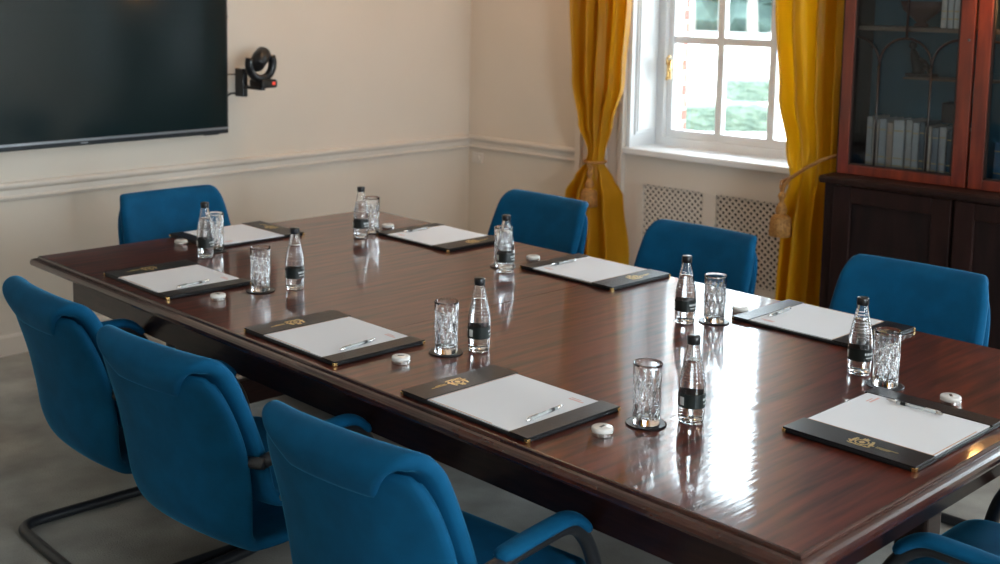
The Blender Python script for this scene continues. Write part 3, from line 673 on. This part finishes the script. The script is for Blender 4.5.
# ------------------------------------------------------------------ desk pads, pens
FONT = {}
def make_pad():
    t = thing('desk_pad', 'x', 'desk pad')
    W, D = .43, .318; hx, hy = W / 2, D / 2
    MB().box(-hx, -hy, 0, hx, hy, .009).build('board', LEATHER, t, bevel=.003)
    s1 = MB(); s1.box(-hx, -hy, .0092, -hx + .092, hy, .0135); s1.build('crest_strip', LEATHER, t, bevel=.0015)
    s2 = MB(); s2.box(hx - .058, -hy, .0092, hx, hy, .0135); s2.build('pen_strip', LEATHER, t, bevel=.0015)
    MB().box(-hx + .085, -hy + .006, .0091, hx - .052, hy - .008, .0118).build('paper_sheets', PAPER, t)
    p = MB(); p.box(-hx + .094, -hy + .008, .01185, hx - .12, -hy + .0105, .01195); p.box(-hx + .0945, -hy + .006, .01185, -hx + .0965, hy - .01, .01195); p.build('border_line', TANLINE, t)
    p = MB(); p.box(hx - .12, hy - .05, .01185, hx - .075, hy - .044, .01195); p.box(hx - .12, hy - .04, .01185, hx - .09, hy - .036, .01195); p.build('header_print', PAPERP, t)
    for sx in (-1, 1):
        for sy in (-1, 1):
            c = MB(); x, y = sx * hx, sy * hy; e = .009
            tri = [(x + sx * .001, y + sy * .001), (x - sx * e, y + sy * .001), (x + sx * .001, y - sy * e)]
            if sx * sy < 0: tri = tri[::-1]
            c.prism(tri, 'z', .001, .0098); c.build('corner_cap', BRASS, t, bevel=.0008)
    # crest: shield in an oval wreath, supporters, motto ribbon, and a line of text, stamped in gold; read from the short edge
    g = MB(); gx, gy, gz = -hx + .046, -.012, .0138
    def blob(cx, cy, rx, ry, n=14, a0=0):
        g.prism([(gx - cy - ry * math.cos(2 * PI * k / n), gy - cx - rx * math.sin(2 * PI * k / n)) for k in range(n)], 'z', gz - .0004, gz + .0003)
    def ring(cx, cy, rx, ry, w_, a0=0, a1=2 * PI, n=28):
        for k in range(n):
            u0, u1 = a0 + (a1 - a0) * k / n, a0 + (a1 - a0) * (k + 1) / n
            q = [(gx - cy - (ry + d) * math.cos(u), gy - cx - (rx + d) * math.sin(u)) for u, d in ((u0, 0), (u1, 0), (u1, w_), (u0, w_))]
            g.prism(q, 'z', gz - .0004, gz + .0003)
    ring(0, 0, .013, .013, .003); blob(0, 0, .007, .008, 6); blob(0, -.019, .008, .004, 8); blob(-.005, -.024, .002, .002, 6); blob(0, -.026, .002, .003, 6); blob(.005, -.024, .002, .002, 6)
    for s_ in (-1, 1):
        blob(s_ * .021, -.004, .004, .011, 9); blob(s_ * .019, -.016, .004, .004, 8); blob(s_ * .027, .004, .004, .003, 7); blob(s_ * .022, .009, .003, .006, 7)
        ring(s_ * .016, .010, .012, .009, .003, -.9, .9, 8)
    ring(0, .006, .022, .014, .0028, -.9, .9, 12)
    tag(g.build('gold_crest', GOLDF, t), 'gold stamped crest with supporters')
    tx = MB(); random.seed(4)
    yy = -.034
    for row, n_ in ((.030, 12), (.036, 8)):
        for k in range(n_): tx.box(gx + .030 - row, gy - .036 - k * .0042, gz - .0004, gx + .030 - row - random.uniform(.0024, .0038), gy - .036 - k * .0042 - .0028, gz + .0002)
    tx.build('gold_lettering', GOLDF, t)
    return t
pad0 = make_pad()
pen0 = thing('pen', 'x', 'pen')
p = MB(); p.tube([(0, -.058, 0), (0, .046, 0)], .0042, 10); p.build('barrel', CLEARP, pen0, smooth=True)
p = MB(); p.tube([(0, .044, 0), (0, .060, 0), (0, .070, 0)], [.0044, .0040, .0010], 10); p.build('tip', CHROME, pen0, smooth=True)
p = MB(); p.tube([(0, -.072, 0), (0, -.066, 0), (0, -.056, 0)], [.0026, .0044, .0044], 10); p.box(-.001, -.066, .004, .001, -.03, .0062); p.build('clip', CHROME, pen0, smooth=False)
nb = MB(); nb.tube([(0, .02, 0), (0, .032, 0)], .0046, 10); nb.build('grip_ring', BLACKP, pen0)
PADS = [(2.035, 3.575, -90, 'black leather desk pad before the chair farthest left on the near long side', 10),
        (2.022, 2.680, -90, 'black leather desk pad in the middle of the near long side', 8),
        (2.012, 1.966, -90, 'black leather desk pad on the near long side, closest to the camera', 6),
        (3.205, 3.530, 90, 'black leather desk pad on the window side at the far end, before the left curtain', 0),
        (3.222, 2.735, 90, 'black leather desk pad in the middle of the window side', 0),
        (3.227, 1.835, 90, 'black leather desk pad on the window side in front of the bookcase chair', 4),
        (2.600, 4.085, 180, 'black leather desk pad at the far head of the table', None),
        (2.563, 1.262, 0, 'black leather desk pad with large gold crest at the near head of the table', 0)]
for i, (x, y, a, lb, pa) in enumerate(PADS):
    o = pad0 if i == 0 else copy_tree(pad0)
    o.location = tf(x, y, TZ); rz = math.radians(a) - WY; o.rotation_euler = (0, 0, rz); tag(o, lb, 'desk pad', 'leather desk pads')
    if pa is None: continue
    q = pen0 if i == 0 else copy_tree(pen0)
    off = Vector((.135, -.015 if i < 3 else .02, .0165)); off.rotate(Matrix.Rotation(rz, 3, 'Z')); q.location = o.location + off
    q.rotation_euler = (0, 0, rz + math.radians(pa)); tag(q, 'clear pen on the ' + lb.replace('black leather ', '').replace(' with large gold crest', '').replace('in front of the chair ', '').replace(', before the left curtain', ''), 'pen', 'pens on the desk pads')

# ------------------------------------------------------------------ bottles
def make_bottle():
    t = thing('water_bottle', 'x', 'bottle')
    out = [(.020, .002), (.026, .0), (.0290, .004), (.0300, .012), (.0308, .035), (.0312, .060), (.0312, .085), (.0305, .097), (.0285, .112), (.0255, .128), (.0225, .143), (.0195, .158), (.0168, .172), (.0148, .184), (.0140, .192), (.0136, .198)]
    # denser profile for the swirled neck
    prof = []
    for (a, za_), (b, zb2) in zip(out, out[1:]):
        n = max(1, int((zb2 - za_) / .0025))
        for k in range(n): prof.append((a + (b - a) * k / n, za_ + (zb2 - za_) * k / n))
    prof.append(out[-1])
    def sw(r, z, a):
        if .098 < z < .186:
            k = min(1, (z - .098) / .01, (.186 - z) / .01); return r * (1 + .030 * k * math.sin(2 * PI * z / .0085 + a) * 1.5 * (1 if True else 0))
        if z < .045 and z > .006: return r * (1 + .010 * math.sin(a * 10 + z * 200))
        return r
    inner = [(max(.0005, r - .0022), max(z, .006)) for r, z in reversed([p for p in prof if p[1] >= .004])]
    n = 40; m_ = MB(); full = prof + inner + [(.0005, .0055)]
    m_.lathe([(.0005, .004)] + full, n, fn=lambda r, z, a: sw(r, z, a), cap=False)
    m_.build('glass_body', GLASS, t, smooth=True)
    lvl = .152; wp = [(.0004, .0066)] + [(max(.0005, r - .0024), max(z, .0066)) for r, z in prof if .007 <= z <= lvl]; wp.append((.0004, wp[-1][1]))
    m2 = MB(); m2.lathe(wp, n, fn=lambda r, z, a: sw(r, z, a), cap=False); m2.build('water', WATER, t, smooth=True)
    lb_ = MB(); lb_.lathe([(.0312, .040), (.0318, .040), (.0320, .074), (.0314, .074)], 40, cap=False)
    pr_ = lb_; pr_.cur = 1
    def patch(a0, a1, z0, z1, r=.0322):
        n_ = max(2, int((a1 - a0) / .12)); vs = []
        for k in range(n_ + 1):
            a = a0 + (a1 - a0) * k / n_; vs += [(r * math.cos(a), r * math.sin(a), z0), (r * math.cos(a), r * math.sin(a), z1)]
        pr_.add(vs, [(2 * k, 2 * k + 2, 2 * k + 3, 2 * k + 1) for k in range(n_)])
    for base in (0, PI):
        patch(base + .35, base + .75, .046, .066)
        for k in range(7): patch(base - .9 + k * .14, base - .9 + k * .14 + .09, .058, .064)
        patch(base - .8, base - .1, .049, .0515)
    pr_.build('label_band', [LABEL, LABELW], t)
    c = MB(); c.lathe([(.0145, .1905), (.0152, .192), (.0152, .2085), (.0142, .2105), (.0005, .2108)], 36, fn=lambda r, z, a: r * (1 + (.02 * math.cos(a * 18) if .192 < z < .209 else 0)), cap=False); c.build('screw_cap', BLACKP, t, smooth=True)
    return t
bot0 = make_bottle()
near = ['far head pad', 'pad farthest left on the near long side', 'far end of the window side', 'middle of the window side', 'middle pad of the near long side', 'bookcase end of the window side, beside a crystal tumbler', 'closest pad to the camera on the near side', 'near head pad with the large crest']
BOT = [(2.299, 3.83), (2.275, 3.227), (2.972, 3.756), (2.989, 2.95), (2.259, 2.328), (2.938, 2.13), (2.247, 1.601), (2.885, 1.526)]
BL = ['glass water bottle standing before the far head chair, overlapping its pad', 'glass water bottle between the leftmost and middle pads of the near side', 'glass water bottle at the far corner of the table against the cream wall',
      'glass water bottle in front of the chair by the left curtain', 'glass water bottle in the middle of the near side, right of a tumbler', 'glass water bottle in front of the chair by the radiator grilles',
      'glass water bottle nearest the camera, in the bright window reflection', 'glass water bottle in front of the bookcase chair, left of a tumbler']
for i, (x, y) in enumerate(BOT):
    o = bot0 if i == 0 else copy_tree(bot0); o.location = tf(x, y, TZ); o.scale = (1, 1, .975); o.rotation_euler = (0, 0, (-.75, 2.2, -1.0, -.9, 2.6, 1.9, 2.4, -1.4)[i]); tag(o, BL[i], 'bottle', 'glass water bottles on the table')

# ------------------------------------------------------------------ crystal tumblers and coasters
def make_glass():
    H, R = .143, .0335
    def cut(r, z, a):
        if z < .010 or z > .118: return r
        k = min(1, (z - .010) / .012, (.118 - z) / .008); u = z / .034
        g1 = abs(math.sin(a * 6 + u * 1.5)); g2 = abs(math.sin(a * 6 - u * 1.5))
        return r - .0030 * k * (1 - min(g1, g2)) ** 3
    prof = [(.0005, 0), (R * .90, 0)] + [(R * (.93 + .07 * (z / H)), z) for z in [.001 + (H - .002) * k / 74 for k in range(75)]] + [(R - .0008, H)]
    inner = [(R - .0026, H - .0005)] + [(R * (.93 + .07 * (z / H)) - .0046, z) for z in [H - .006 - (H - .024) * k / 8 for k in range(9)]] + [(R * .7, .0155), (.0005, .015)]
    m_ = MB(); m_.lathe(prof, 96, fn=cut, cap=False)
    m_.lathe([prof[-1]] + inner, 96, cap=False)
    o = m_.build('crystal_tumbler', CRYS, smooth=False); bm = bmesh.new(); bm.from_mesh(o.data); bmesh.ops.remove_doubles(bm, verts=bm.verts[:], dist=.00008); bm.to_mesh(o.data); bm.free()
    return o
gl0 = make_glass()
GLS = [(2.381, 3.897), (2.169, 3.271), (3.063, 3.801), (3.042, 3.015), (2.172, 2.367), (3.007, 2.072), (2.152, 1.658), (2.836, 1.427)]
GL = ['cut crystal tumbler half hidden behind the bottle nearest the far head chair', 'cut crystal tumbler left of a bottle, between the leftmost and middle near pads', 'cut crystal tumbler behind the bottle against the cream wall', 'cut crystal tumbler directly behind the bottle by the left curtain chair',
      'cut crystal tumbler in the centre of the table left of a bottle', 'cut crystal tumbler in front of the radiator grille chair', 'cut crystal tumbler nearest the camera on the near side', 'cut crystal tumbler right of the bottle by the crest pad']
cst = MB(); cst.lathe([(.001, 0), (.0455, 0), (.047, .0012), (.047, .0026), (.0455, .0036), (.044, .0030), (.001, .0030)], 40); cs0 = cst.build('coaster', LEATHER, smooth=False)
for i, (x, y) in enumerate(GLS):
    o = gl0 if i == 0 else copy_tree(gl0); o.location = tf(x, y, TZ + .0042); o.rotation_euler = (0, 0, i * .37); tag(o, GL[i], 'glass', 'cut crystal tumblers')
    o = cs0 if i == 0 else copy_tree(cs0); o.location = tf(x, y, TZ + .0004); tag(o, 'round black coaster under the ' + GL[i].replace('cut crystal ', '').replace(' left of a bottle,', ''), 'coaster', 'black coasters')
# ------------------------------------------------------------------ small round white pots
t0 = thing('mint_pot', 'x', 'pot')
m_ = MB(); m_.lathe([(.001, 0), (.0235, 0), (.0245, .002), (.0245, .009), (.0238, .0098), (.0240, .0105)], 32); m_.build('pot_body', CHROME, t0, smooth=False)
m_ = MB(); m_.lathe([(.0240, .0105), (.0248, .0115), (.0250, .015), (.0240, .019), (.021, .0205), (.001, .0209)], 32, cap=False); m_.build('pot_lid', CERAM, t0, smooth=True)
m_ = MB(); m_.box(-.009, -.0035, .0200, .009, .0035, .0212); m_.build('lid_slot', BLACKP, t0, bevel=.0006)
CAPS = [(2.338, 4.074), (2.001, 3.26), (2.019, 2.378), (2.021, 1.679), (3.162, 3.815), (3.192, 3.007), (3.158, 2.08), (2.842, 1.262)]
CL = ['next to the far head pad at its left corner', 'beside the leftmost near-side pad', 'beside the middle near-side pad', 'beside the near-side pad closest to the camera', 'behind the far window-side pad', 'behind the middle window-side pad', 'left of the bookcase-end pad, below the grille chair', 'beside the large crest pad at the right edge']
CAPS[7] = (2.835, 1.255)
for i, (x, y) in enumerate(CAPS):
    o = t0 if i == 0 else copy_tree(t0); o.location = tf(x, y, TZ); o.rotation_euler = (0, 0, .5 + i * .9); tag(o, 'small round white pot ' + CL[i], 'pot', 'small white pots on the table')
